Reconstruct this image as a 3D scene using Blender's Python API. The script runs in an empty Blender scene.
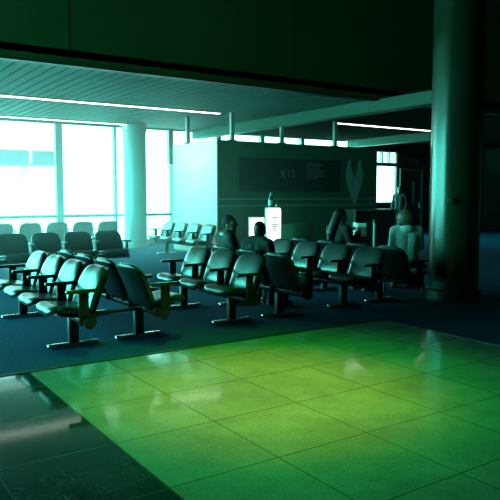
import bpy, bmesh, math, random
from mathutils import Vector, Matrix
random.seed(4)
S = bpy.context.scene
COL = S.collection
R = math.radians

# ------------------------------------------------------------------ materials
def mat(name, col, rough=.6, metal=0., spec=.5, noise=None, bump=None, coat=0.):
    m = bpy.data.materials.new(name); m.use_nodes = True
    nt = m.node_tree; b = nt.nodes['Principled BSDF']
    b.inputs['Base Color'].default_value = (*col, 1)
    b.inputs['Roughness'].default_value = rough
    b.inputs['Metallic'].default_value = metal
    b.inputs['Specular IOR Level'].default_value = spec
    b.inputs['Coat Weight'].default_value = coat
    b.inputs['Coat Roughness'].default_value = .15
    tc = nt.nodes.new('ShaderNodeTexCoord')
    if noise:
        sc, amt = noise
        n = nt.nodes.new('ShaderNodeTexNoise'); n.inputs['Scale'].default_value = sc; n.inputs['Detail'].default_value = 4
        nt.links.new(tc.outputs['Object'], n.inputs['Vector'])
        r = nt.nodes.new('ShaderNodeValToRGB')
        r.color_ramp.elements[0].position = .3; r.color_ramp.elements[1].position = .7
        r.color_ramp.elements[0].color = (*[c*(1-amt) for c in col], 1)
        r.color_ramp.elements[1].color = (*[min(1, c*(1+amt)) for c in col], 1)
        nt.links.new(n.outputs['Fac'], r.inputs['Fac']); nt.links.new(r.outputs['Color'], b.inputs['Base Color'])
    if bump:
        sc, st = bump
        n = nt.nodes.new('ShaderNodeTexNoise'); n.inputs['Scale'].default_value = sc; n.inputs['Detail'].default_value = 3
        nt.links.new(tc.outputs['Object'], n.inputs['Vector'])
        bp = nt.nodes.new('ShaderNodeBump'); bp.inputs['Strength'].default_value = st; bp.inputs['Distance'].default_value = .01
        nt.links.new(n.outputs['Fac'], bp.inputs['Height']); nt.links.new(bp.outputs['Normal'], b.inputs['Normal'])
    return m

def emit(name, col, s):
    m = bpy.data.materials.new(name); m.use_nodes = True
    nt = m.node_tree; b = nt.nodes['Principled BSDF']
    b.inputs['Base Color'].default_value = (.8, .8, .8, 1)
    b.inputs['Emission Color'].default_value = (*col, 1); b.inputs['Emission Strength'].default_value = s
    return m

def tile_mat(name, col, grout, px, py, ox, oy, rough, mottle, spec=.5):
    """polished stone tiles: mottled stone with a thin joint grid"""
    m = bpy.data.materials.new(name); m.use_nodes = True
    nt = m.node_tree; b = nt.nodes['Principled BSDF']; L = nt.links.new
    g = nt.nodes.new('ShaderNodeNewGeometry'); sx = nt.nodes.new('ShaderNodeSeparateXYZ'); L(g.outputs['Position'], sx.inputs[0])
    def joint(sock, period, off, w):
        a = nt.nodes.new('ShaderNodeMath'); a.operation = 'ADD'; L(sock, a.inputs[0]); a.inputs[1].default_value = -off + 50*period
        d = nt.nodes.new('ShaderNodeMath'); d.operation = 'DIVIDE'; L(a.outputs[0], d.inputs[0]); d.inputs[1].default_value = period
        f = nt.nodes.new('ShaderNodeMath'); f.operation = 'FRACT'; L(d.outputs[0], f.inputs[0])
        l = nt.nodes.new('ShaderNodeMath'); l.operation = 'LESS_THAN'; L(f.outputs[0], l.inputs[0]); l.inputs[1].default_value = w/period
        return l.outputs[0]
    jx = joint(sx.outputs['X'], px, ox, .008); jy = joint(sx.outputs['Y'], py, oy, .009)
    mx = nt.nodes.new('ShaderNodeMath'); mx.operation = 'MAXIMUM'; L(jx, mx.inputs[0]); L(jy, mx.inputs[1])
    n = nt.nodes.new('ShaderNodeTexNoise'); n.inputs['Scale'].default_value = 1.6; n.inputs['Detail'].default_value = 9; n.inputs['Roughness'].default_value = .7
    L(g.outputs['Position'], n.inputs['Vector'])
    r = nt.nodes.new('ShaderNodeValToRGB'); r.color_ramp.elements[0].position = .3; r.color_ramp.elements[1].position = .72
    r.color_ramp.elements[0].color = (*[c*(1-mottle) for c in col], 1); r.color_ramp.elements[1].color = (*[c*(1+mottle) for c in col], 1)
    L(n.outputs['Fac'], r.inputs['Fac'])
    n2 = nt.nodes.new('ShaderNodeTexNoise'); n2.inputs['Scale'].default_value = 60; n2.inputs['Detail'].default_value = 2
    L(g.outputs['Position'], n2.inputs['Vector'])
    mm = nt.nodes.new('ShaderNodeMixRGB'); mm.blend_type = 'OVERLAY'; mm.inputs[0].default_value = .35
    L(r.outputs['Color'], mm.inputs[1]); L(n2.outputs['Fac'], mm.inputs[2])
    mg = nt.nodes.new('ShaderNodeMixRGB'); L(mx.outputs[0], mg.inputs[0]); L(mm.outputs[0], mg.inputs[1]); mg.inputs[2].default_value = (*grout, 1)
    L(mg.outputs[0], b.inputs['Base Color'])
    b.inputs['Roughness'].default_value = rough; b.inputs['Specular IOR Level'].default_value = spec
    bp = nt.nodes.new('ShaderNodeBump'); bp.inputs['Strength'].default_value = .03; bp.inputs['Distance'].default_value = .01
    L(n.outputs['Fac'], bp.inputs['Height']); L(bp.outputs['Normal'], b.inputs['Normal'])
    return m

M = {}
M['vinyl'] = mat('black_vinyl', (.03, .045, .045), .28, spec=.65, bump=(90, .12), coat=.25)
M['shell'] = mat('dark_plastic', (.02, .028, .028), .42)
M['arm'] = mat('arm_plastic', (.03, .04, .04), .3, coat=.4)
M['steel'] = mat('black_steel', (.022, .028, .028), .4, metal=.2)
M['chrome'] = mat('chrome', (.75, .78, .76), .22, metal=1.)
M['carpet'] = mat('carpet', (.001, .065, .13), .95, spec=.1, noise=(45, .55), bump=(300, .5))
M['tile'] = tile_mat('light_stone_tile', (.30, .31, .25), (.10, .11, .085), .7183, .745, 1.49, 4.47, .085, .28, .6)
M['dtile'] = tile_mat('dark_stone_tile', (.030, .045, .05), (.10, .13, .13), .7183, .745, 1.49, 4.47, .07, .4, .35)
M['strip'] = mat('edge_strip', (.01, .012, .012), .5)
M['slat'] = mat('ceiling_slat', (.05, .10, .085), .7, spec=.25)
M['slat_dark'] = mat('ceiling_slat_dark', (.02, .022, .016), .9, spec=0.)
M['plenum'] = mat('dark_plenum', (.03, .035, .035), .9)
M['bulk'] = mat('bulkhead_paint', (.06, .16, .05), .7, noise=(.6, .12))
M['wall'] = mat('dark_wall_paint', (.03, .05, .035), .7, noise=(1.2, .15))
M['beam'] = mat('beam_paint', (.05, .10, .07), .6, spec=.2)
M['frame'] = mat('window_aluminium', (.30, .36, .36), .4, metal=.3)
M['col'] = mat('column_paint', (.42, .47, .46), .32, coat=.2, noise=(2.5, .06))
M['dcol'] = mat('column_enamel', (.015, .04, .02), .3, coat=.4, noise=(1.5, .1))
M['cream'] = mat('pale_laminate', (.52, .40, .36), .45, noise=(1.1, .03))
M['seam'] = mat('panel_seam', (.35, .36, .33), .6)
M['board'] = mat('dark_board', (.04, .17, .09), .5, noise=(2., .12))
M['sign'] = mat('sign_panel', (.035, .045, .04), .45)
M['letter'] = mat('sign_letter', (.26, .30, .27), .5)
M['emblem'] = mat('emblem_face', (.40, .50, .43), .5)
M['rail'] = mat('rail_trim', (.38, .42, .38), .35)
M['desk'] = mat('desk_laminate', (.05, .06, .055), .4)
M['edge'] = mat('desk_edge', (.30, .34, .31), .4)
M['green'] = mat('green_board', (.20, .50, .24), .6)
M['concrete'] = mat('apron_concrete', (.85, .8, .8), .9, noise=(.2, .08))
M['jet'] = mat('jet_bridge_paint', (.10, .06, .085), .7)
M['terminal'] = mat('far_building', (.80, .80, .80), .8)
M['ink'] = mat('print_ink', (.02, .025, .03), .6)
M['lamp'] = emit('lamp_diffuser', (1., .97, .80), 4.)
M['lit'] = emit('backlit_white', (.92, 1., .86), 1.7)
M['bottle'] = mat('bottle_plastic', (.10, .16, .14), .2, coat=.5)
M['label'] = mat('bottle_label', (.6, .65, .62), .5)
M['skin'] = mat('skin', (.42, .26, .19), .5, noise=(30, .06))
M['hair_d'] = mat('dark_hair', (.012, .010, .009), .45, noise=(40, .4))
M['hair_b'] = mat('brown_hair', (.13, .085, .05), .5, noise=(40, .4))
M['hair_g'] = mat('greying_hair', (.035, .033, .03), .85, noise=(40, .4))
M['jacket'] = mat('dark_jacket', (.016, .018, .020), .8, bump=(60, .3))
M['coat'] = mat('charcoal_coat', (.03, .035, .035), .8, bump=(60, .3))
M['hoodie'] = mat('pale_hoodie', (.80, .84, .86), .85, bump=(45, .35), noise=(9, .06))
M['jeans'] = mat('dark_trousers', (.015, .02, .03), .85, bump=(120, .2))
M['shoe'] = mat('shoe_leather', (.012, .012, .012), .4)
M['white'] = mat('white_cloth', (.7, .72, .7), .8)
M['paper'] = mat('paper', (.8, .82, .8), .8)
M['eye'] = mat('eye', (.03, .03, .03), .2)
M['lens'] = mat('spectacle_frame', (.02, .02, .02), .3)
M['lip'] = mat('lip', (.30, .13, .11), .5)

def glass():
    m = bpy.data.materials.new('window_glass'); m.use_nodes = True
    nt = m.node_tree; nt.nodes.clear()
    o = nt.nodes.new('ShaderNodeOutputMaterial'); t = nt.nodes.new('ShaderNodeBsdfTransparent'); g = nt.nodes.new('ShaderNodeBsdfGlossy')
    t.inputs[0].default_value = (.92, .97, .96, 1); g.inputs['Roughness'].default_value = .02
    lw = nt.nodes.new('ShaderNodeLayerWeight'); lw.inputs['Blend'].default_value = .5     # Schlick reflectance of a thin pane
    pw = nt.nodes.new('ShaderNodeMath'); pw.operation = 'POWER'; nt.links.new(lw.outputs['Facing'], pw.inputs[0]); pw.inputs[1].default_value = 5.
    f = nt.nodes.new('ShaderNodeMath'); f.operation = 'MULTIPLY_ADD'; nt.links.new(pw.outputs[0], f.inputs[0]); f.inputs[1].default_value = .9; f.inputs[2].default_value = .04
    x = nt.nodes.new('ShaderNodeMixShader')
    nt.links.new(f.outputs[0], x.inputs[0]); nt.links.new(t.outputs[0], x.inputs[1]); nt.links.new(g.outputs[0], x.inputs[2])
    nt.links.new(x.outputs[0], o.inputs['Surface'])
    return m
M['glass'] = glass()

def haze_mat(d):
    m = bpy.data.materials.new('air_haze'); m.use_nodes = True
    nt = m.node_tree; nt.nodes.clear()
    o = nt.nodes.new('ShaderNodeOutputMaterial'); v = nt.nodes.new('ShaderNodeVolumeScatter')
    v.inputs['Density'].default_value = d; v.inputs['Anisotropy'].default_value = .45; v.inputs['Color'].default_value = (1, 1, 1, 1)
    g = nt.nodes.new('ShaderNodeNewGeometry'); sx = nt.nodes.new('ShaderNodeSeparateXYZ'); nt.links.new(g.outputs['Position'], sx.inputs[0])
    def ramp(sock, a, b, lo, hi):
        q = nt.nodes.new('ShaderNodeMapRange'); nt.links.new(sock, q.inputs[0])
        for i, k in enumerate((a, b, lo, hi)): q.inputs[i+1].default_value = k
        return q.outputs[0]
    m1 = nt.nodes.new('ShaderNodeMath'); m1.operation = 'MULTIPLY'
    nt.links.new(ramp(sx.outputs['Y'], 10.3, 17., .5*d, d), m1.inputs[0]); nt.links.new(ramp(sx.outputs['X'], 5.5, 11., 1., .0), m1.inputs[1])
    nt.links.new(m1.outputs[0], v.inputs['Density'])
    nt.links.new(v.outputs[0], o.inputs['Volume'])
    return m
M['haze'] = haze_mat(.06)

# ------------------------------------------------------------------ mesh helpers
class MB:
    def __init__(self): self.bm = bmesh.new()
    def box(self, c, s, rot=None, bev=0., seg=2):
        r = bmesh.ops.create_cube(self.bm, size=1.)
        vs = r['verts']
        bmesh.ops.scale(self.bm, vec=s, verts=vs)
        if bev > 0:
            es = list({e for v in vs for e in v.link_edges})
            q = bmesh.ops.bevel(self.bm, geom=es, offset=bev, segments=seg, profile=.5, affect='EDGES')
            vs = list({v for f in q['faces'] for v in f.verts} | {v for v in vs if v.is_valid})
            todo = set(vs); st = list(vs)
            while st:
                v = st.pop()
                for e in v.link_edges:
                    w = e.other_vert(v)
                    if w not in todo: todo.add(w); st.append(w)
            vs = list(todo)
        if rot: bmesh.ops.transform(self.bm, matrix=rot, verts=vs)
        bmesh.ops.translate(self.bm, vec=c, verts=vs)
        return self
    def b2(self, a, b, bev=0.):
        a, b = Vector(a), Vector(b)
        return self.box((a+b)/2, (abs(b.x-a.x), abs(b.y-a.y), abs(b.z-a.z)), bev=bev)
    def tube(self, p0, p1, r0, r1=None, n=16):
        p0, p1 = Vector(p0), Vector(p1); r1 = r0 if r1 is None else r1
        d = p1-p0
        m = Matrix.Translation((p0+p1)/2) @ d.to_track_quat('Z', 'Y').to_matrix().to_4x4()
        bmesh.ops.create_cone(self.bm, cap_ends=True, segments=n, radius1=r0, radius2=r1, depth=d.length, matrix=m)
        return self
    def ball(self, c, r, n=16, rot=None):
        if not hasattr(r, '__len__'): r = (r, r, r)
        m = Matrix.Translation(c) @ (rot or Matrix.Identity(4)) @ Matrix.Diagonal((*r, 1))
        bmesh.ops.create_uvsphere(self.bm, u_segments=n, v_segments=max(8, n*2//3), radius=1, matrix=m)
        return self
    def cap(self, p0, p1, r0, r1=None, n=14):
        r1 = r0 if r1 is None else r1
        self.tube(p0, p1, r0, r1, n); self.ball(p0, r0, n); self.ball(p1, r1, n)
        return self
    def chain(self, pts):
        for (a, ra), (b, rb) in zip(pts, pts[1:]): self.cap(a, b, ra, rb)
        return self
    def lathe(self, prof, n=24, c=(0, 0, 0)):
        rings = []
        for r, z in prof:
            rings.append([self.bm.verts.new((c[0]+r*math.cos(2*math.pi*i/n), c[1]+r*math.sin(2*math.pi*i/n), c[2]+z)) for i in range(n)])
        for a, b in zip(rings, rings[1:]):
            for i in range(n): self.bm.faces.new((a[i], a[(i+1) % n], b[(i+1) % n], b[i]))
        self.bm.faces.new(rings[0][::-1]); self.bm.faces.new(rings[-1])
        return self
    def prism(self, pts, n):
        """closed outline (3D points) extruded by vector n"""
        n = Vector(n)
        a = [self.bm.verts.new(Vector(p)) for p in pts]; b = [self.bm.verts.new(Vector(p)+n) for p in pts]
        self.bm.faces.new(a[::-1]); self.bm.faces.new(b)
        for i in range(len(a)):
            j = (i+1) % len(a); self.bm.faces.new((a[i], a[j], b[j], b[i]))
        return self
    def slab(self, path, W, thick, round_len=.11, end=.55, concave=.02, nu=10, both=False):
        """cushion or shell swept along a side profile; rounded corners at the far end"""
        P = [Vector((p[0], 0, p[1])) for p in path]
        L = [0]
        for a, b in zip(P, P[1:]): L.append(L[-1]+(b-a).length)
        T = L[-1]
        F, B = [], []
        for i, p in enumerate(P):
            t = (P[min(i+1, len(P)-1)]-P[max(i-1, 0)]).normalized()
            nrm = Vector((t.z, 0, -t.x))       # towards the sitter for a back, up-front for a seat after sign
            d = T-L[i]
            def fac(d):
                if d >= round_len: return 1.
                q = 1-d/round_len
                return end+(1-end)*(max(0, 1-q**2.6))**(1/2.6)
            h = W/2*fac(d)*(fac(L[i]) if both else 1)
            f, b = [], []
            for k in range(nu+1):
                u = -1+2*k/nu
                e = 1-.55*abs(u)**6
                if i == len(P)-1 or i == 0: e *= .5
                o = concave*(u*u)
                y = u*h
                f.append(self.bm.verts.new(p+nrm*(o+thick/2*e)+Vector((0, y, 0))))
                b.append(self.bm.verts.new(p+nrm*(o-thick/2*e)+Vector((0, y, 0))))
            F.append(f); B.append(b)
        fn = self.bm.faces.new
        for i in range(len(P)-1):
            for k in range(nu):
                fn((F[i][k], F[i][k+1], F[i+1][k+1], F[i+1][k])); fn((B[i][k+1], B[i][k], B[i+1][k], B[i+1][k+1]))
            fn((F[i][0], F[i+1][0], B[i+1][0], B[i][0])); fn((F[i+1][nu], F[i][nu], B[i][nu], B[i+1][nu]))
        for k in range(nu):
            fn((F[0][k+1], F[0][k], B[0][k], B[0][k+1])); fn((F[-1][k], F[-1][k+1], B[-1][k+1], B[-1][k]))
        return self
    def mesh(self, name, smooth=None):
        bmesh.ops.recalc_face_normals(self.bm, faces=self.bm.faces)
        me = bpy.data.meshes.new(name); self.bm.to_mesh(me); self.bm.free()
        if smooth:
            for p in me.polygons: p.use_smooth = True
        return me
    def build(self, name, m, parent=None, smooth=True, sub=0, loc=None, angle=35):
        me = self.mesh(name, smooth)
        me.materials.append(M[m] if isinstance(m, str) else m)
        if smooth and not sub: me.set_sharp_from_angle(angle=R(angle))
        o = bpy.data.objects.new(name, me); COL.objects.link(o)
        if parent: o.parent = parent
        if loc: o.location = loc
        if sub:
            s = o.modifiers.new('sub', 'SUBSURF'); s.levels = sub; s.render_levels = sub
        return o

def tag(o, label=None, cat=None, group=None, kind=None):
    if label: o['label'] = label
    if cat: o['category'] = cat
    if group: o['group'] = group
    if kind: o['kind'] = kind
    return o
def empty(name, loc=(0, 0, 0), rz=0):
    o = bpy.data.objects.new(name, None); COL.objects.link(o)
    o.location = loc; o.rotation_euler = (0, 0, rz); o.empty_display_size = .1
    return o
def struct(mb, name, m, **k):
    o = mb.build(name, m, **k)
    if not k.get('parent'): tag(o, kind='structure')
    return o

def text_mesh(txt, size, loc, m, name, parent, depth=.004):
    """lettering standing upright, facing -Y"""
    cu = bpy.data.curves.new(name, 'FONT'); cu.body = txt; cu.size = size; cu.extrude = depth; cu.align_x = 'LEFT'
    t = bpy.data.objects.new(name+'_curve', cu); COL.objects.link(t)
    bpy.context.view_layer.update()
    me = bpy.data.meshes.new_from_object(t.evaluated_get(bpy.context.evaluated_depsgraph_get()))
    bpy.data.objects.remove(t); bpy.data.curves.remove(cu)
    me.transform(Matrix.Translation(loc) @ Matrix.Rotation(R(90), 4, 'X'))
    me.materials.clear(); me.materials.append(M[m]); me.name = name
    o = bpy.data.objects.new(name, me); COL.objects.link(o); o.parent = parent
    return o

# ------------------------------------------------------------------ the hall
ZC = 3.60            # slatted ceiling
ZH = 7.0             # tall hall over the tiles
YB = 10.1            # bulkhead
YW = 18.35           # window wall (inner face)
XL, XR, YR = -3.2, 25., -3.

floor = struct(MB().b2((XL, 5.68, -.12), (XR, YW+.3, 0)).b2((5.80, YR, -.12), (XR, 5.68, 0)), 'floor', 'carpet', smooth=False)
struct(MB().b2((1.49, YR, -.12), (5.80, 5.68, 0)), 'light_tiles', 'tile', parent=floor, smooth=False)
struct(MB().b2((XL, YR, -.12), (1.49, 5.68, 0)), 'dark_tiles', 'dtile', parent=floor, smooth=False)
struct(MB().b2((XL, 5.68, 0), (5.83, 5.725, .006)).b2((5.79, YR, 0), (5.83, 5.68, .006)), 'trim_1', 'strip', smooth=False)

# slatted metal ceiling: real slats with open joints under a dark plenum
cl = MB()
per = .21; x = XL+.02
while x < 10.2:
    cl.b2((x, YB+.02, ZC), (x+per-.035, YW-.02, ZC+.02)); x += per
ceiling = struct(cl, 'ceiling', 'slat', smooth=False)
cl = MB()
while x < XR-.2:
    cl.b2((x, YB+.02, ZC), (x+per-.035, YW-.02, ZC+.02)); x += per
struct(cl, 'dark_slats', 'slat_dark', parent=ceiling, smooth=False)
struct(MB().b2((XL, YB, ZC+.09), (XR, YW+.2, ZC+.2)), 'ceiling_plenum', 'plenum', parent=ceiling, smooth=False)
struct(MB().b2((XL, YR, ZH), (XR, YB+.2, ZH+.15)), 'ceiling_hall', 'bulk', parent=ceiling, smooth=False)
# bulkhead that carries the tall hall down to the low ceiling
bk = struct(MB().b2((XL, YB, ZC-.02), (XR, YB+.16, ZH)), 'wall_bulkhead', 'bulk', smooth=False)
struct(MB().b2((XL, YB-.01, ZC-.04), (XR, YB+.17, ZC-.02)), 'trim_2', 'strip', smooth=False)
for xx in (-1., 3.4, 7.8, 12.2):
    struct(MB().b2((xx, YB-.004, ZC), (xx+.012, YB, ZH)), 'panel_joint', 'plenum', parent=bk, smooth=False)
# beams across the low ceiling
struct(MB().b2((10.12, 8.2, 3.34), (10.46, YW, 3.60), bev=.01), 'trim_3', 'beam', smooth=False)
struct(MB().b2((16.75, 12.6, 3.34), (17.1, YW, 3.60), bev=.01), 'trim_4', 'beam', smooth=False)

# outer walls
struct(MB().b2((XR, YR, 0), (XR+.2, YW+.3, ZH)), 'wall_right', 'wall', smooth=False)
struct(MB().b2((XL-.2, YR-.2, 0), (XR+.2, YR, ZH)), 'wall_front', 'wall', smooth=False)
struct(MB().b2((XL-.2, YR, 0), (XL, 8.2, ZH)).b2((XL-.2, 8.2, ZC), (XL, YB+.1, ZH)).b2((XL-.2, YB, ZC), (XL, YW+.3, ZC+.2)), 'wall_left', 'wall', smooth=False)
# window wall: header, low curb, dark solid stretch at the right end
struct(MB().b2((XL-.2, YW, ZC), (XR, YW+.3, ZC+.3)).b2((19.45, YW, 0), (XR, YW+.1, ZC)).b2((16.9, YW, 3.28), (19.45, YW+.1, ZC)).b2((9.45, YW, 0), (14.6, YW+.3, 2.5)).b2((14.6, YW, 0), (19.45, YW+.1, 1.22)), 'wall_back', 'wall', smooth=False)  # solid stretch hidden behind the partition is added to block window light
struct(MB().b2((XL, YW-.02, 0), (14.6, YW+.12, .14), bev=.01), 'baseboard_back', 'frame', smooth=False)
struct(MB().b2((14.6, YW-.22, 1.20), (19.45, YW+.02, 1.25), bev=.01), 'trim_5', 'beam', smooth=False)

def bay(n, x0, x1, z0, z1, left_w, transoms, axis='x', wall=YW):
    """one window bay: left mullion, transoms, pane"""
    def pt(a, d, z): return (a, wall+d, z) if axis == 'x' else (wall-d, a, z)
    fr = MB().b2(pt(x0-left_w/2, -.05, z0), pt(x0+left_w/2, .09, z1))
    for (a, b) in transoms: fr.b2(pt(x0, -.01, a), pt(x1, .07, b))
    fr.b2(pt(x0, 0, z1-.05), pt(x1, .07, z1)); fr.b2(pt(x0, 0, z0), pt(x1, .07, z0+.05))
    w = fr.build('window_%d' % n, 'frame', smooth=False); tag(w, kind='structure')
    MB().b2(pt(x0, .04, z0), pt(x1, .048, z1)).build('pane', 'glass', w, smooth=False)
    return w
k = 1
xs = [(-3.1, .2), (-.85, .2), (2.45, .2), (5.82, .2), (7.50, .08), (9.35, .16), (11.1, .16), (12.85, .16)]
for (a, w), (b, _) in zip(xs, xs[1:]+[(14.6, 0)]):
    bay(k, a, b, .14 if a < 9.3 else 2.5, ZC, w, [(.90, .985)] if a < 9.3 else []); k += 1
bay(k, 14.6, 16.7, 1.22, ZC, .16, [(2.66, 2.78)]); k += 1
bay(k, 16.7, 19.45, 1.22, 2.78, .1, [(2.68, 2.78)]); k += 1
for a, b, w in ((16.7, 18.60, .1), (18.60, 19.0, .07), (19.0, 19.45, .07)):
    bay(k, a, b, 2.78, 3.28, w, []); k += 1
for a, b in ((8.2, 10.6), (10.6, 13.1), (13.1, 15.7), (15.7, 18.3)):
    bay(k, a, b, .14, ZC, .18, [(.90, .985)], 'y', XL); k += 1

# dark door with a pale frame in the solid end wall
dr = struct(MB().b2((19.66, YW-.03, 0), (20.86, YW, 2.58)), 'door_1', 'desk', smooth=False)
MB().b2((19.58, YW-.07, 0), (19.66, YW, 2.62)).b2((20.86, YW-.07, 0), (20.94, YW, 2.62)).b2((19.58, YW-.07, 2.54), (20.94, YW, 2.62)).build('door_frame', 'frame', dr, smooth=False)
MB().b2((20.35, YW-.045, 1.15), (20.47, YW-.03, 2.1)).build('door_window', 'rail', dr, smooth=False)
MB().tube((20.70, YW-.10, .95), (20.70, YW-.10, 1.25), .014).b2((20.69, YW-.10, .96), (20.71, YW-.03, .98)).b2((20.69, YW-.10, 1.22), (20.71, YW-.03, 1.24)).build('door_handle', 'chrome', dr)
gs = tag(MB().b2((19.72, YW-.05, 2.70), (21.3, YW-.002, 3.12), bev=.006).build('gate_sign', 'sign', smooth=False), 'dim dark sign reading K16 on the wall above the far door', 'sign')
text_mesh('K16', .36, (20.08, YW-.056, 2.78), 'letter', 'gate_number', gs)

# round columns
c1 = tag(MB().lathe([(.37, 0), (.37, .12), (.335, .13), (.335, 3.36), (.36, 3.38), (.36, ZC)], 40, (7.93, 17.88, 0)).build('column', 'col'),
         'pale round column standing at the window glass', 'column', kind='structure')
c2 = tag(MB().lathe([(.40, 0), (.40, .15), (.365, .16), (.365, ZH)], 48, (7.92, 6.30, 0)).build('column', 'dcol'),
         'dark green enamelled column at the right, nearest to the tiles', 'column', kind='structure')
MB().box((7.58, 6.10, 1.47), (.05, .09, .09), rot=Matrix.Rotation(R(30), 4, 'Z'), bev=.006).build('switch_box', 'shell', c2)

# ------------------------------------------------------------------ ceiling lights
def strip_light(x0, x1, y, label):
    t = empty('strip_light', ((x0+x1)/2, y, ZC)); h = (x1-x0)/2
    MB().b2((-h, -.075, -.014), (h, .075, -.001)).build('housing', 'frame', t, smooth=False)
    MB().b2((-h+.02, -.055, -.030), (h-.02, .055, -.012), bev=.006).build('diffuser', 'lamp', t, smooth=False)
    tag(t, label, 'ceiling light', 'strip lights in the slatted ceiling')
strip_light(1.3, 8.55, 14.05, 'long bright strip light in the slatted ceiling left of the beam')
strip_light(1.0, 7.9, 17.75, 'strip light in the ceiling close above the window glass')
strip_light(12.4, 16.35, 14.05, 'thin strip light in the dark ceiling right of the beam')

# ------------------------------------------------------------------ tandem benches
BACK = [(-.055, .40), (-.075, .455), (-.10, .53), (-.13, .61), (-.163, .69), (-.20, .76), (-.235, .805), (-.268, .832)]
SEAT = [(-.07, .425), (.0, .425), (.10, .432), (.18, .444), (.24, .456), (.285, .457), (.315, .438), (.330, .395)]
P = {}
def proto(key, mb, sub=0):
    me = mb.mesh(key, True)
    if not sub: me.set_sharp_from_angle(angle=R(35))
    P[key] = (me, sub)
proto('backrest', MB().slab(BACK, .56, .085, .21, .40, .012), 1)
proto('back_shell', MB().slab([(a-.045, b-.012) for a, b in BACK], .545, .03, .21, .40, .012), 1)
sb = MB().slab(SEAT, .55, -.085, .17, .50, -.010)
proto('seat', sb, 1)
proto('seat_pan', MB().slab([(a*.74, b-.055) for a, b in SEAT[:-1]], .47, .03, .12, .6, 0), 1)
ar = MB().box((.045, 0, .640), (.33, .055, .036), bev=.014, seg=3)
proto('armrest', ar)
proto('arm_post', MB().box((.04, 0, .485), (.10, .026, .29), bev=.008).box((.0, 0, .36), (.17, .022, .10), bev=.006))
proto('leg', MB().box((-.03, 0, .165), (.105, .065, .27), bev=.008))
proto('foot', MB().box((-.03, 0, .024), (.54, .062, .040), bev=.018, seg=3).tube((.21, 0, 0), (.21, 0, .014), .022).tube((-.27, 0, 0), (-.27, 0, .014), .022))
proto('seat_bracket', MB().prism([(-.09, -.02, .36), (.20, -.02, .385), (.20, -.02, .40), (-.09, -.02, .41)], (0, .04, 0)))
MATS = dict(backrest='vinyl', back_shell='shell', seat='vinyl', seat_pan='shell', armrest='arm', arm_post='steel', leg='steel', foot='chrome', seat_bracket='steel')
cache = {}
def inst(key, parent, y):
    me, sub = P[key]
    if not me.materials: me.materials.append(M[MATS[key]])
    o = bpy.data.objects.new(key, me); COL.objects.link(o); o.parent = parent; o.location = (0, y, 0)
    if sub:
        s = o.modifiers.new('sub', 'SUBSURF'); s.levels = 1; s.render_levels = 1
    return o
def bench(x, y, rz, ts, legs, label, arms=True, skip_arms=()):
    """x, y: beam at the row's middle; ts: seat centres along the row (local y)"""
    t = empty('tandem_bench', (x, y, 0), rz)
    sp = abs(ts[1]-ts[0]); lo, hi = min(ts)-sp/2, max(ts)+sp/2; bl, bh = lo-.03, hi+.03
    beam = MB().tube((0, bl, .335), (0, bh, .335), .043, n=20).build('beam', 'steel', t)
    for e, d in ((bl, -1), (bh, 1)):
        MB().tube((0, e, .335), (0, e+d*.025, .335), .056, n=24).tube((0, e+d*.025, .335), (0, e+d*.03, .335), .03, n=20).build('end_cap', 'steel', beam)
    for s in ts:
        b = inst('backrest', t, s); sh = inst('back_shell', b, 0)
        q = inst('seat', t, s); pn = inst('seat_pan', q, 0); inst('seat_bracket', q, .16); inst('seat_bracket', q, -.16)
    for i in range(len(ts)+1):
        a = inst('armrest', t, lo+i*sp); inst('arm_post', a, 0)
    for l in legs:
        g = inst('leg', t, l); inst('foot', g, 0)
    tag(t, label, 'bench', 'black tandem airport benches in the lounge')
    return t
def seq(n, sp): return [(-(n-1)/2+i)*sp for i in range(n)]
# rows that run away from the tiles, back to back in pairs (local +x is the way the sitter faces)
b1 = bench(2.12, 7.24, math.pi, seq(4, .66), (.79, -1.14), 'black bench of four seats facing left, nearest to the dark tiles')
b2 = bench(2.91, 7.26, 0, seq(4, .66), (-.80, .80), 'black bench facing right, its dark backs against the row nearest the dark tiles')
MB().tube((-.045, .92, .34), (-.735, .92, .34), .016).build('crossbar', 'steel', b1)
bench(4.14, 7.06, math.pi, seq(3, .64), (.46, -.78), 'bench of three glossy seats facing left in the middle of the lounge')
bench(4.94, 7.06, 0, seq(3, .64), (-.44, .60), 'dark bench facing right with two people sitting in it')
bench(6.06, 7.37, math.pi, seq(4, .66), (.66, -.62), 'bench of four shadowed seats facing left, whose backs catch blue light')
bench(6.86, 7.37, 0, seq(4, .66), (-.62, .62), 'dark bench facing right with a long haired reader sitting in it')
# row across, facing the tiles; row along the glass; row beside the pale partition
bench(3.93, 12.15, -math.pi/2, seq(4, .62), (-.7, .7), 'bench facing the camera with window light rimming its backs')
bench(5.30, 17.15, math.pi/2, seq(5, .70), (-1.1, 1.1), 'bench facing the glass, its plain backs seen against the window')
bench(7.66, 14.48, math.pi, seq(4, .70), (-.9, .9), 'teal-lit bench of four seats facing left beside the pale partition')

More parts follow.
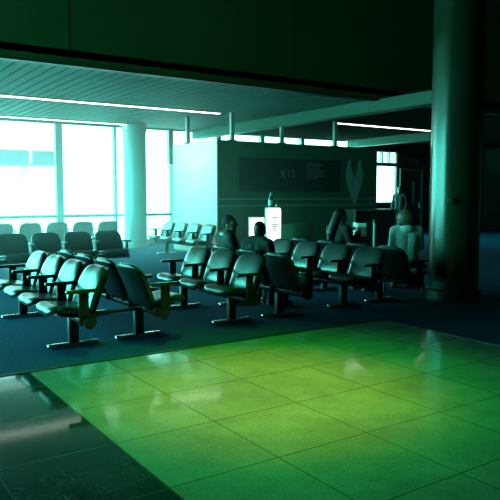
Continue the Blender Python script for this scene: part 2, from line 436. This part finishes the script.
# ------------------------------------------------------------------ gate partition
pt_ = empty('gate_partition', (8.25, 13.7, 0))
tag(pt_, 'large free-standing partition with a pale left end and a dark K15 sign on its front', 'partition')
PX, PY, PZ = 5.45, 2.35, 2.90
MB().b2((.012, .012, .06), (PX, PY, PZ)).build('core', 'board', pt_, smooth=False)
MB().b2((0, .03, .06), (.012, PY, PZ)).build('side_panel', 'cream', pt_, smooth=False)
for z in (.75, 1.47, 2.19):
    MB().b2((-.003, .03, z), (0, PY, z+.012)).build('panel_seam', 'seam', pt_, smooth=False)
MB().b2((.0, 0, .06), (PX, .012, PZ)).build('front_panel', 'board', pt_, smooth=False)
MB().b2((-.012, -.012, .0), (.030, .03, PZ+.01), bev=.004).build('corner_trim', 'cream', pt_, smooth=False)
MB().b2((.03, .03, 0), (PX-.03, PY-.03, .06)).build('plinth', 'desk', pt_, smooth=False)
for z in (1.28, 1.45):
    MB().b2((.05, -.03, z-.018), (PX, 0, z+.018), bev=.006).build('rail', 'rail', pt_, smooth=False)
for x, y in ((.06, 1.6), (.5, .1), (2.05, .1), (3.9, .1)):
    MB().b2((x-.05, y-.04, PZ), (x+.05, y+.04, ZC)).b2((x-.1, y-.06, PZ), (x+.1, y+.06, PZ+.03)).build('ceiling_post', 'cream', pt_, smooth=False)
sg = MB().b2((.62, -.02, 1.63), (3.98, 0, 2.50), bev=.006).build('sign_panel', 'sign', pt_, smooth=False)
text_mesh('K15', .30, (1.92, -.022, 2.00), 'letter', 'gate_number', sg)
ln = MB()
for i in range(8):
    ln.b2((2.78, -.026, 2.38-.055*i), (2.78+[.55, .62, .5, .66, .6, .64, .58, .4][i], -.02, 2.40-.055*i))
ln.build('small_print', 'letter', sg, smooth=False)
# pale green emblem of two leaves joined into a tulip
def leaf(s):
    o = [(.02, 2.02), (.13, 2.30), (.19, 2.56), (.25, 2.42), (.33, 2.17), (.31, 2.02), (.25, 1.82), (.17, 1.60), (.08, 1.38), (.0, 1.30)]
    return [(4.57+s*a, 0, z) for a, z in o]
MB().prism(leaf(1), (0, -.012, 0)).prism(leaf(-1), (0, -.012, 0)).build('emblem', 'emblem', pt_, smooth=False)

# ------------------------------------------------------------------ gate furniture
ks = empty('display_stand', (7.80, 10.75, 0), R(-24))
tag(ks, 'bright white lit display stand with printed lines, in front of the dark partition', 'display')
MB().b2((-.15, -.10, .04), (.15, .10, 1.30), bev=.02).build('cabinet', 'cream', ks)
fp = MB().prism([(-.06, -.102, .42), (.06, -.102, .42), (.145, -.102, .66), (.15, -.102, 1.25), (.12, -.102, 1.29), (-.12, -.102, 1.29), (-.15, -.102, 1.25), (-.145, -.102, .66)], (0, -.012, 0)).build('lit_front', 'lit', ks, smooth=False)
pr = MB()
for i in range(7): pr.b2((-.04, -.118, 1.08-.045*i), (.09-.02*(i % 3), -.113, 1.10-.045*i))
pr.build('printed_lines', 'ink', fp, smooth=False)
MB().b2((-.19, -.15, 0), (.19, .15, .04), bev=.01).build('base', 'steel', ks)
k2 = empty('lit_panel', (7.46, 10.84, 0), R(-24))
tag(k2, 'lower white lit panel on a post, just left of the tall display stand', 'display')
MB().b2((-.17, -.03, .62), (.17, .03, 1.11), bev=.012).build('panel_frame', 'cream', k2)
MB().b2((-.15, -.036, .64), (.15, -.03, 1.09)).build('lit_face', 'lit', k2, smooth=False)
MB().tube((0, 0, .03), (0, 0, .62), .025).build('post', 'steel', k2)
MB().lathe([(.14, 0), (.14, .015), (.03, .035)], 24).build('base', 'steel', k2)
def bottle(loc, h, r, label):
    t = empty('pump_bottle', loc)
    MB().lathe([(r*.92, 0), (r, .01), (r, h*.58), (r*.85, h*.66), (r*.35, h*.73), (r*.33, h*.77)], 20).build('bottle_body', 'bottle', t)
    MB().lathe([(r*1.01, h*.12), (r*1.01, h*.48)], 20).build('paper_label', 'label', t)
    MB().lathe([(r*.42, h*.77), (r*.42, h*.84), (r*.14, h*.85), (r*.14, h*.94)], 14).box((r*.3, 0, h*.965), (r*1.3, r*.5, h*.05), bev=.004).build('pump', 'label', t)
    tag(t, label, 'bottle')
bottle((7.75, 10.76, 1.301), .30, .048, 'tall pump bottle standing on top of the white display stand')
bottle((7.87, 10.70, 1.301), .11, .026, 'small bottle beside the tall pump bottle on the display stand')

def desk(x0, x1, y0, y1, h, label, cat='counter', body='desk'):
    t = empty('gate_counter', ((x0+x1)/2, (y0+y1)/2, 0)); a, b = (x1-x0)/2, (y1-y0)/2
    MB().b2((-a+.03, -b+.03, .06), (a-.03, b-.03, h-.04)).build('cabinet', body, t, smooth=False)
    MB().b2((-a, -b, h-.04), (a, b, h), bev=.008).build('worktop', 'desk', t, smooth=False)
    MB().b2((-a, -b-.006, h-.035), (a, -b, h-.005)).build('edge_band', 'edge', t, smooth=False)
    MB().b2((-a+.06, -b+.06, 0), (a-.06, b-.06, .06)).build('plinth', 'steel', t, smooth=False)
    for s in (-1, 1): MB().b2((s*a-.02, -b-.004, .06), (s*a+.02, -b+.02, h-.04)).build('corner_post', 'edge', t, smooth=False)
    tag(t, label, cat)
desk(11.75, 13.3, 12.5, 13.1, 1.17, 'dark gate counter with pale edges under the tulip emblem')
# low curved green board
lb = empty('low_barrier', (9.55, 12.3, 0))
tag(lb, 'low dim green curved board behind the row of blue-lit seats', 'barrier')
arc = [(-.75+1.5*i/14, .22*(abs(i-7)/7)**2) for i in range(15)]
g = MB()
g.prism([(a, c, .08) for a, c in arc]+[(a, c+.05, .08) for a, c in arc[::-1]], (0, 0, .75)).build('curved_board', 'green', lb, smooth=False)
MB().prism([(a, c-.01, .83) for a, c in arc]+[(a, c+.06, .83) for a, c in arc[::-1]], (0, 0, .03)).build('cap_rail', 'edge', lb, smooth=False)
for s in (-.6, .6): MB().b2((s-.03, .02, 0), (s+.03, .3, .08)).build('foot', 'steel', lb, smooth=False)
st = empty('belt_post', (10.35, 10.4, 0))
tag(st, 'slim grey belt post standing between the dark benches and the counter', 'post')
MB().tube((0, 0, .02), (0, 0, .95), .032).build('post', 'rail', st)
MB().lathe([(.17, 0), (.17, .012), (.05, .03)], 28).build('base', 'steel', st)
MB().lathe([(.04, .92), (.04, 1.0), (.03, 1.01)], 20).build('belt_head', 'steel', st)
MB().b2((.03, -.006, .94), (.05, .006, .99)).build('belt_clip', 'steel', st, smooth=False)

# low backless bench the woman in the pale hoodie sits on
sbn = empty('low_bench', (7.86, 7.26, 0), R(-38))
tag(sbn, 'low dark backless bench under the woman in the pale hoodie', 'bench')
MB().box((0, .0, .42), (.72, .46, .09), bev=.03, seg=3).build('seat', 'vinyl', sbn)
for sx in (-1, 1):
    for sy in (-1, 1): MB().tube((sx*.30, sy*.17, 0), (sx*.30, sy*.17, .38), .02).build('leg', 'steel', sbn)

# ------------------------------------------------------------------ people
def remesh(mb, name, m, parent=None, voxel=.009, smooth=4):
    me = mb.mesh(name); o = bpy.data.objects.new(name, me); COL.objects.link(o)
    md = o.modifiers.new('r', 'REMESH'); md.mode = 'VOXEL'; md.voxel_size = voxel
    bpy.context.view_layer.update()
    m2 = bpy.data.meshes.new_from_object(o.evaluated_get(bpy.context.evaluated_depsgraph_get()))
    o.modifiers.clear(); o.data = m2; m2.name = name; bpy.data.meshes.remove(me)
    b = bmesh.new(); b.from_mesh(m2)
    for _ in range(smooth): bmesh.ops.smooth_vert(b, verts=b.verts, factor=.5, use_axis_x=True, use_axis_y=True, use_axis_z=True)
    b.to_mesh(m2); b.free()
    for p in m2.polygons: p.use_smooth = True
    m2.materials.clear(); m2.materials.append(M[m])
    if parent: o.parent = parent
    return o

def person(loc, rz, label, pose, top='jacket', hair='hair_d', hairstyle='short', head_turn=0, head_tilt=0, collar=None, glasses=False, hood=False, scale=1., shoulder=.185, turn=0., bulk=.018):
    V = Vector
    pel = pose['pelvis']; chest = pose['chest']; nk = pose['neck']; hd = pose['head']
    up = (nk-pel).normalized()
    Ty = Matrix.Rotation(turn, 3, 'Z')
    def sd(v): return Ty @ V(v)
    sh = {s: chest+up*.10+sd((0, s*shoulder, 0)) for s in (1, -1)}
    # body -------------------------------------------------
    b = MB()
    def torso(b, g=0., neck=True):
        waist = pel*.5+chest*.5
        for s in (1, -1):
            b.cap(pel+V((0, s*.065, 0)), waist+sd((0, s*.055, 0)), .105+g, .095+g)
            b.cap(waist+sd((0, s*.055, 0)), chest+sd((0, s*.075, 0)), .095+g, .10+g)
            b.cap(chest+sd((0, s*.075, 0)), chest+up*.085+sd((0, s*(shoulder-.035), 0)), .10+g, .062+g)
        for s in (1, -1):
            b.chain([(nk-up*.015+sd((0, s*.02, 0)), .055+g), (nk*.45+sh[s]*.55+up*.005, .056+g), (sh[s]-sd((0, s*.02, 0)), .060+g)])
            b.cap(chest+up*.03+sd((.01, s*.06, 0)), nk-up*.06, .105+g, .075+g)
    def arms(b, g=0., upto=1.):
        for s in (1, -1):
            el, wr = pose['elbow'][s], pose['wrist'][s]
            w2 = el+(wr-el)*upto
            b.chain([(sh[s], .060+g), (sh[s]*.5+el*.5, .050+g), (el, .043+g), (el*.5+w2*.5, .040+g), (w2, .030+g)])
    def legs(b, g=0., upto=1.):
        for s in (1, -1):
            kn, an = pose['knee'][s], pose['ankle'][s]
            a2 = kn+(an-kn)*upto
            b.chain([(pel+V((0, s*.085, 0)), .100+g), (pel*.5+kn*.5+V((0, s*.045, 0)), .078+g), (kn, .058+g), (kn*.6+a2*.4, .058+g), (a2, .042+g)])
    torso(b); arms(b); legs(b)
    b.cap(nk-up*.02, hd-V((.02, 0, .05)), .055, .052)
    HR = Matrix.Rotation(head_turn, 4, 'Z') @ Matrix.Rotation(head_tilt, 4, 'Y')
    def H(v): return hd+(HR @ V(v))
    b.ball(H((-.012, 0, .025)), (.098, .076, .098), 20, HR)           # skull
    b.ball(H((.022, 0, -.050)), (.070, .060, .072), 18, HR)           # jaw
    b.cap(H((.088, 0, .012)), H((.108, 0, -.022)), .010, .015)        # nose
    b.cap(H((.078, .034, .028)), H((.078, -.034, .028)), .014)        # brow
    b.ball(H((.078, 0, -.062)), (.016, .026, .012), 12, HR); b.ball(H((.072, 0, -.098)), .022, 12)   # mouth, chin
    for s in (1, -1):
        b.ball(H((-.012, s*.078, -.012)), (.022, .011, .033), 12, HR)  # ears
        # hand: palm, four unequal fingers curled, thumb off the side of the palm
        el, wr = pose['elbow'][s], pose['wrist'][s]
        d = (wr-el).normalized(); pn = V(pose.get('palm', {}).get(s, (0, 0, -1)))
        pn = (pn-d*pn.dot(d)).normalized(); sd_ = d.cross(pn).normalized()
        th = sd_*(1 if sd_.y*s < 0 else -1)      # thumb side, towards the middle
        b.cap(wr, wr+d*.03, .027, .026)
        for q in (-.026, -.009, .009, .026): b.cap(wr+d*.025+sd_*q*.7, wr+d*.085+sd_*q, .014, .011)
        for q, l in zip((-1.5, -.5, .5, 1.5), (.85, 1., .93, .72)):
            r0 = wr+d*.085+th*(-q*.0185)
            k1 = r0+(d*.85+pn*.35)*.036*l; k2 = k1+(d*.45+pn*.85)*.026*l; k3 = k2+(d*.05+pn)*.02*l
            b.chain([(r0, .0105), (k1, .0098), (k2, .009), (k3, .008)])
        t0 = wr+d*.03+th*.024; t1 = t0+(d*.55+th*.7+pn*.2)*.045; t2 = t1+(d*.8+th*.1+pn*.4)*.032
        b.chain([(t0, .014), (t1, .0115), (t2, .0095)])
        an = pose['ankle'][s]; tf = V((1, 0, 0))
        b.chain([(V((an.x-.03, an.y, .055)), .036), (V((an.x+.08, an.y, .045)), .034), (V((an.x+.16, an.y, .03)), .024)])
    body = remesh(b, 'person', 'skin', voxel=.0075, smooth=3)
    # clothes ------------------------------------------------
    c = MB(); torso(c, bulk); arms(c, bulk-.001, .97)
    if hood: c.ball(nk-up*.01+V((-.075, 0, -.02)), (.075, .115, .075), 16)
    # trim the neck: clothes stop at the neckline by keeping the neck capsule short
    tp = remesh(c, 'hoodie' if hood else 'jacket', top, body, voxel=.010, smooth=4)
    c = MB(); legs(c, .016, .96); c.cap(pel+V((0, .07, 0)), pel+V((0, -.07, 0)), .118)
    remesh(c, 'trousers', 'jeans', body, voxel=.010, smooth=4)
    for s in (1, -1):
        an = pose['ankle'][s]; c = MB()
        c.chain([(V((an.x-.035, an.y, .060)), .046), (V((an.x+.08, an.y, .050)), .044), (V((an.x+.175, an.y, .038)), .034)])
        c.box((an.x+.065, an.y, .012), (.28, .085, .022), bev=.008)
        remesh(c, 'shoe', 'shoe', body, voxel=.008, smooth=2)
    # hair
    c = MB()
    if hairstyle == 'short':
        c.ball(H((-.030, 0, .040)), (.098, .086, .100), 20, HR); c.ball(H((-.050, 0, -.01)), (.068, .080, .085), 16, HR)
    elif hairstyle == 'bob':
        c.ball(H((-.034, 0, .040)), (.140, .155, .130), 20, HR); c.ball(H((-.050, 0, -.035)), (.105, .160, .095), 18, HR)
    else:
        c.ball(H((-.030, 0, .036)), (.104, .092, .106), 20, HR)
        c.cap(H((-.055, 0, .0)), H((-.105, 0, -.24)), .085, .075); c.cap(H((-.105, .02, -.24)), H((-.10, .03, -.36)), .075, .045)
        c.cap(H((-.02, .075, .02)), H((.0, .10, -.24)), .028, .034); c.cap(H((-.02, -.075, .02)), H((.0, -.10, -.24)), .028, .034)
    remesh(c, 'hair', hair, body, voxel=.009, smooth=3)
    for s in (1, -1): MB().ball(H((.084, s*.031, .004)), .0105, 10).build('eye', 'eye', body)
    MB().ball(H((.0885, 0, -.061)), (.010, .022, .006), 10, HR).build('lips', 'lip', body)
    if glasses:
        g = MB()
        for s in (1, -1):
            pts = [H((.104, s*.032+.024*math.cos(a), .004+.018*math.sin(a))) for a in [2*math.pi*i/12 for i in range(13)]]
            for p, q in zip(pts, pts[1:]): g.tube(p, q, .003, n=6)
            g.tube(H((.103, s*.056, .008)), H((-.01, s*.082, .008)), .003, n=6)
        g.tube(H((.105, .01, .008)), H((.105, -.01, .008)), .003, n=6)
        g.build('glasses', 'lens', body)
    if collar:
        c = MB()
        for i in range(15):
            a = 2*math.pi*i/14
            c.ball(nk-up*.035+V((.085*math.cos(a), .085*math.sin(a), .018*math.cos(a)*-1)), .026, 10)
        remesh(c, 'scarf', collar, body, voxel=.009, smooth=2)
    body.location = loc; body.rotation_euler = (0, 0, rz); body.scale = (scale,)*3
    tag(body, label, 'person')
    return body

def sit(lean=.10, hands='lap', sx=.0):
    V = Vector
    p = dict(pelvis=V((0, 0, .55)), chest=V((-lean, 0, .86)), neck=V((-lean*1.1, 0, 1.02)), head=V((-lean*.9+.03, 0, 1.13)),
             knee={s: V((.43, s*.11, .535)) for s in (1, -1)}, ankle={s: V((.42, s*.12, .10)) for s in (1, -1)})
    if hands == 'lap':
        p['elbow'] = {s: V((-lean+.03, s*.225, .70)) for s in (1, -1)}; p['wrist'] = {s: V((.18, s*.10, .665)) for s in (1, -1)}
    elif hands == 'read':
        p['elbow'] = {s: V((-lean+.06, s*.22, .72)) for s in (1, -1)}; p['wrist'] = {s: V((.24, s*.12, .90)) for s in (1, -1)}
        p['palm'] = {s: (0, -s, .2) for s in (1, -1)}
    return p
def stand():
    V = Vector
    return dict(pelvis=V((0, 0, .93)), chest=V((-.02, 0, 1.27)), neck=V((-.02, 0, 1.46)), head=V((.015, 0, 1.575)),
                knee={s: V((.03, s*.10, .50)) for s in (1, -1)}, ankle={s: V((-.01, s*.11, .09)) for s in (1, -1)},
                elbow={s: V((-.03, s*.255, 1.09)) for s in (1, -1)}, wrist={s: V((.10, s*.235, .87)) for s in (1, -1)}, palm={s: (0, -s, 0) for s in (1, -1)})

person((4.95, 7.70, 0), R(-8), 'person with glasses and pale scarf seated in a dark coat, left of the silhouetted head', sit(.14), 'coat', 'hair_g', 'short', R(-50), 0, 'white', True)
person((4.95, 7.06, 0), R(22), 'person in black seen as a dark silhouette before the white lit display', sit(.10), 'jacket', 'hair_d', 'short', R(25), scale=.95)
rd = person((6.93, 7.70, 0), R(0), 'person with long dark hair, seated and reading a white paper', sit(.04, 'read'), 'jacket', 'hair_d', 'long', R(-10), R(12), scale=1.05)
person((7.88, 7.20, 0), R(52), 'person in a pale hoodie with short brown hair, seated with back turned', sit(.02), 'hoodie', 'hair_b', 'bob', R(5), 0, None, False, True, scale=1.02, shoulder=.185, bulk=.024)
person((18.2, 17.0, 0), R(200), 'person standing far off as a dark silhouette at the edge of the bright right-hand window', stand(), 'jacket', 'hair_d', 'short', R(0), scale=1.10)
bkp = empty('open_booklet', (7.28, 7.70, .985))
tag(bkp, 'open white booklet held up by the long haired reader', 'booklet')
for s in (1, -1):
    MB().prism([(0, 0, -.11), (.05, s*.155, -.10), (.05, s*.155, .12), (0, 0, .11)], (.006, 0, 0)).build('page', 'paper', bkp, smooth=False)

# ------------------------------------------------------------------ outside
tag(MB().b2((-120, YW+.5, -4.2), (160, 260, -4)).build('apron', 'concrete', smooth=False), kind='structure')
jb = empty('jet_bridge', (12.0, 47., -4.))
tag(jb, 'pale blue jet bridge seen beyond the glass at the upper left', 'jet bridge')
MB().b2((-9., -1.3, 7.62), (.45, 1.3, 8.62), bev=.06).build('tunnel', 'jet', jb, smooth=False)
MB().b2((.68, -1.3, 7.62), (2.75, 1.3, 8.62), bev=.06).build('cab', 'jet', jb, smooth=False)
MB().b2((.45, -1.2, 7.7), (.68, 1.2, 8.55)).build('joint', 'terminal', jb, smooth=False)
MB().b2((.2, -.4, .5), (.55, .4, 7.65)).b2((-.6, -1.0, 0), (1.4, 1.0, .6)).build('support_leg', 'terminal', jb, smooth=False)
tb = empty('walkway_canopy', (40., 112., -4.))
tag(tb, 'thin pale walkway roof on posts, far beyond the apron', 'canopy')
MB().b2((-40, -2, 9.15), (12, 2, 9.32)).build('roof', 'terminal', tb, smooth=False)
for i in range(5): MB().tube((-38+12*i, 0, 0), (-38+10*i, 0, 9.15), .07).build('post', 'terminal', tb)

# ------------------------------------------------------------------ light
w = bpy.data.worlds.new('sky'); S.world = w; w.use_nodes = True
nt = w.node_tree; bg = nt.nodes['Background']
bg.inputs['Color'].default_value = (.175, 1., .84, 1)
# the sky is brightest towards the sun side, beyond the left-hand windows
tcw = nt.nodes.new('ShaderNodeTexCoord'); dp = nt.nodes.new('ShaderNodeVectorMath'); dp.operation = 'DOT_PRODUCT'
nt.links.new(tcw.outputs['Generated'], dp.inputs[0]); dp.inputs[1].default_value = (-.94, .30, .10)
mr = nt.nodes.new('ShaderNodeMapRange'); mr.interpolation_type = 'SMOOTHSTEP'
nt.links.new(dp.outputs['Value'], mr.inputs[0])
for i, kk in enumerate((.05, .75, 6.3, 25.)): mr.inputs[i+1].default_value = kk
nt.links.new(mr.outputs[0], bg.inputs['Strength'])
mc = nt.nodes.new('ShaderNodeMapRange'); nt.links.new(dp.outputs['Value'], mc.inputs[0]); mc.inputs[1].default_value = .1; mc.inputs[2].default_value = .6
mxc = nt.nodes.new('ShaderNodeMixRGB'); nt.links.new(mc.outputs[0], mxc.inputs[0])
mxc.inputs[1].default_value = (.40, 1., .92, 1); mxc.inputs[2].default_value = (.12, 1., .84, 1)
nt.links.new(mxc.outputs[0], bg.inputs['Color'])
def portal(loc, rot, sx, sy):
    l = bpy.data.lights.new('window_daylight', 'AREA'); l.shape = 'RECTANGLE'; l.size = sx; l.size_y = sy; l.cycles.is_portal = True
    o = bpy.data.objects.new('window_daylight', l); COL.objects.link(o); o.location = loc; o.rotation_euler = rot
portal((5.75, YW+.2, 1.85), (R(-90), 0, 0), 17.8, 3.5)
portal((17.0, YW+.2, 2.4), (R(-90), 0, 0), 4.9, 2.4)
portal((XL-.15, 13.25, 1.85), (0, R(-90), 0), 3.5, 10.2)
def spot(name, loc, tgt, e, col, size, blend=1., rad=.15):
    l = bpy.data.lights.new(name, 'SPOT'); l.energy = e; l.color = col; l.spot_size = R(size); l.spot_blend = blend; l.shadow_soft_size = rad
    o = bpy.data.objects.new(name, l); COL.objects.link(o); o.location = loc
    o.rotation_euler = (Vector(tgt)-Vector(loc)).to_track_quat('-Z', 'Y').to_euler()
spot('hall_downlight', (2.95, 4.15, 6.7), (2.95, 4.15, 0), 1150, (1., .85, .03), 28)
spot('hall_downlight', (3.0, 4.3, 6.7), (3.0, 4.3, 0), 1650, (.02, 1., .04), 45)
for yy in (14.2, 15.4):
    spot('added_partition_spot', (7.0, yy, 3.5), (8.25, yy, 1.75), 130, (1., .72, .58), 95, 1., .08)  # added spots without a fixture, to brighten the partition's pale left end

# bright haze hanging in the window half of the lounge
hz = MB().b2((XL+.05, YB+.3, .03), (11., YW-.12, ZC-.10)).build('haze', 'haze', smooth=False)
tag(hz, 'bright teal haze in the air in front of the windows', 'haze', kind='stuff')

# ------------------------------------------------------------------ camera
f, pit, yaw = 646., math.atan(55/646.), R(33.95)
cd = bpy.data.cameras.new('camera'); cam = bpy.data.objects.new('camera', cd); COL.objects.link(cam)
cd.sensor_width = 36.; cd.lens = f/500*36.; cd.clip_end = 600
cam.location = (0, 0, 1.55); cam.rotation_euler = (R(90)-pit, 0, -yaw)
S.camera = cam
S.view_settings.view_transform = 'Standard'; S.view_settings.look = 'None'
S.view_settings.exposure = 0.; S.view_settings.gamma = 1.
S.cycles.use_denoising = True; S.cycles.max_bounces = 8; S.cycles.caustics_reflective = False; S.cycles.caustics_refractive = False
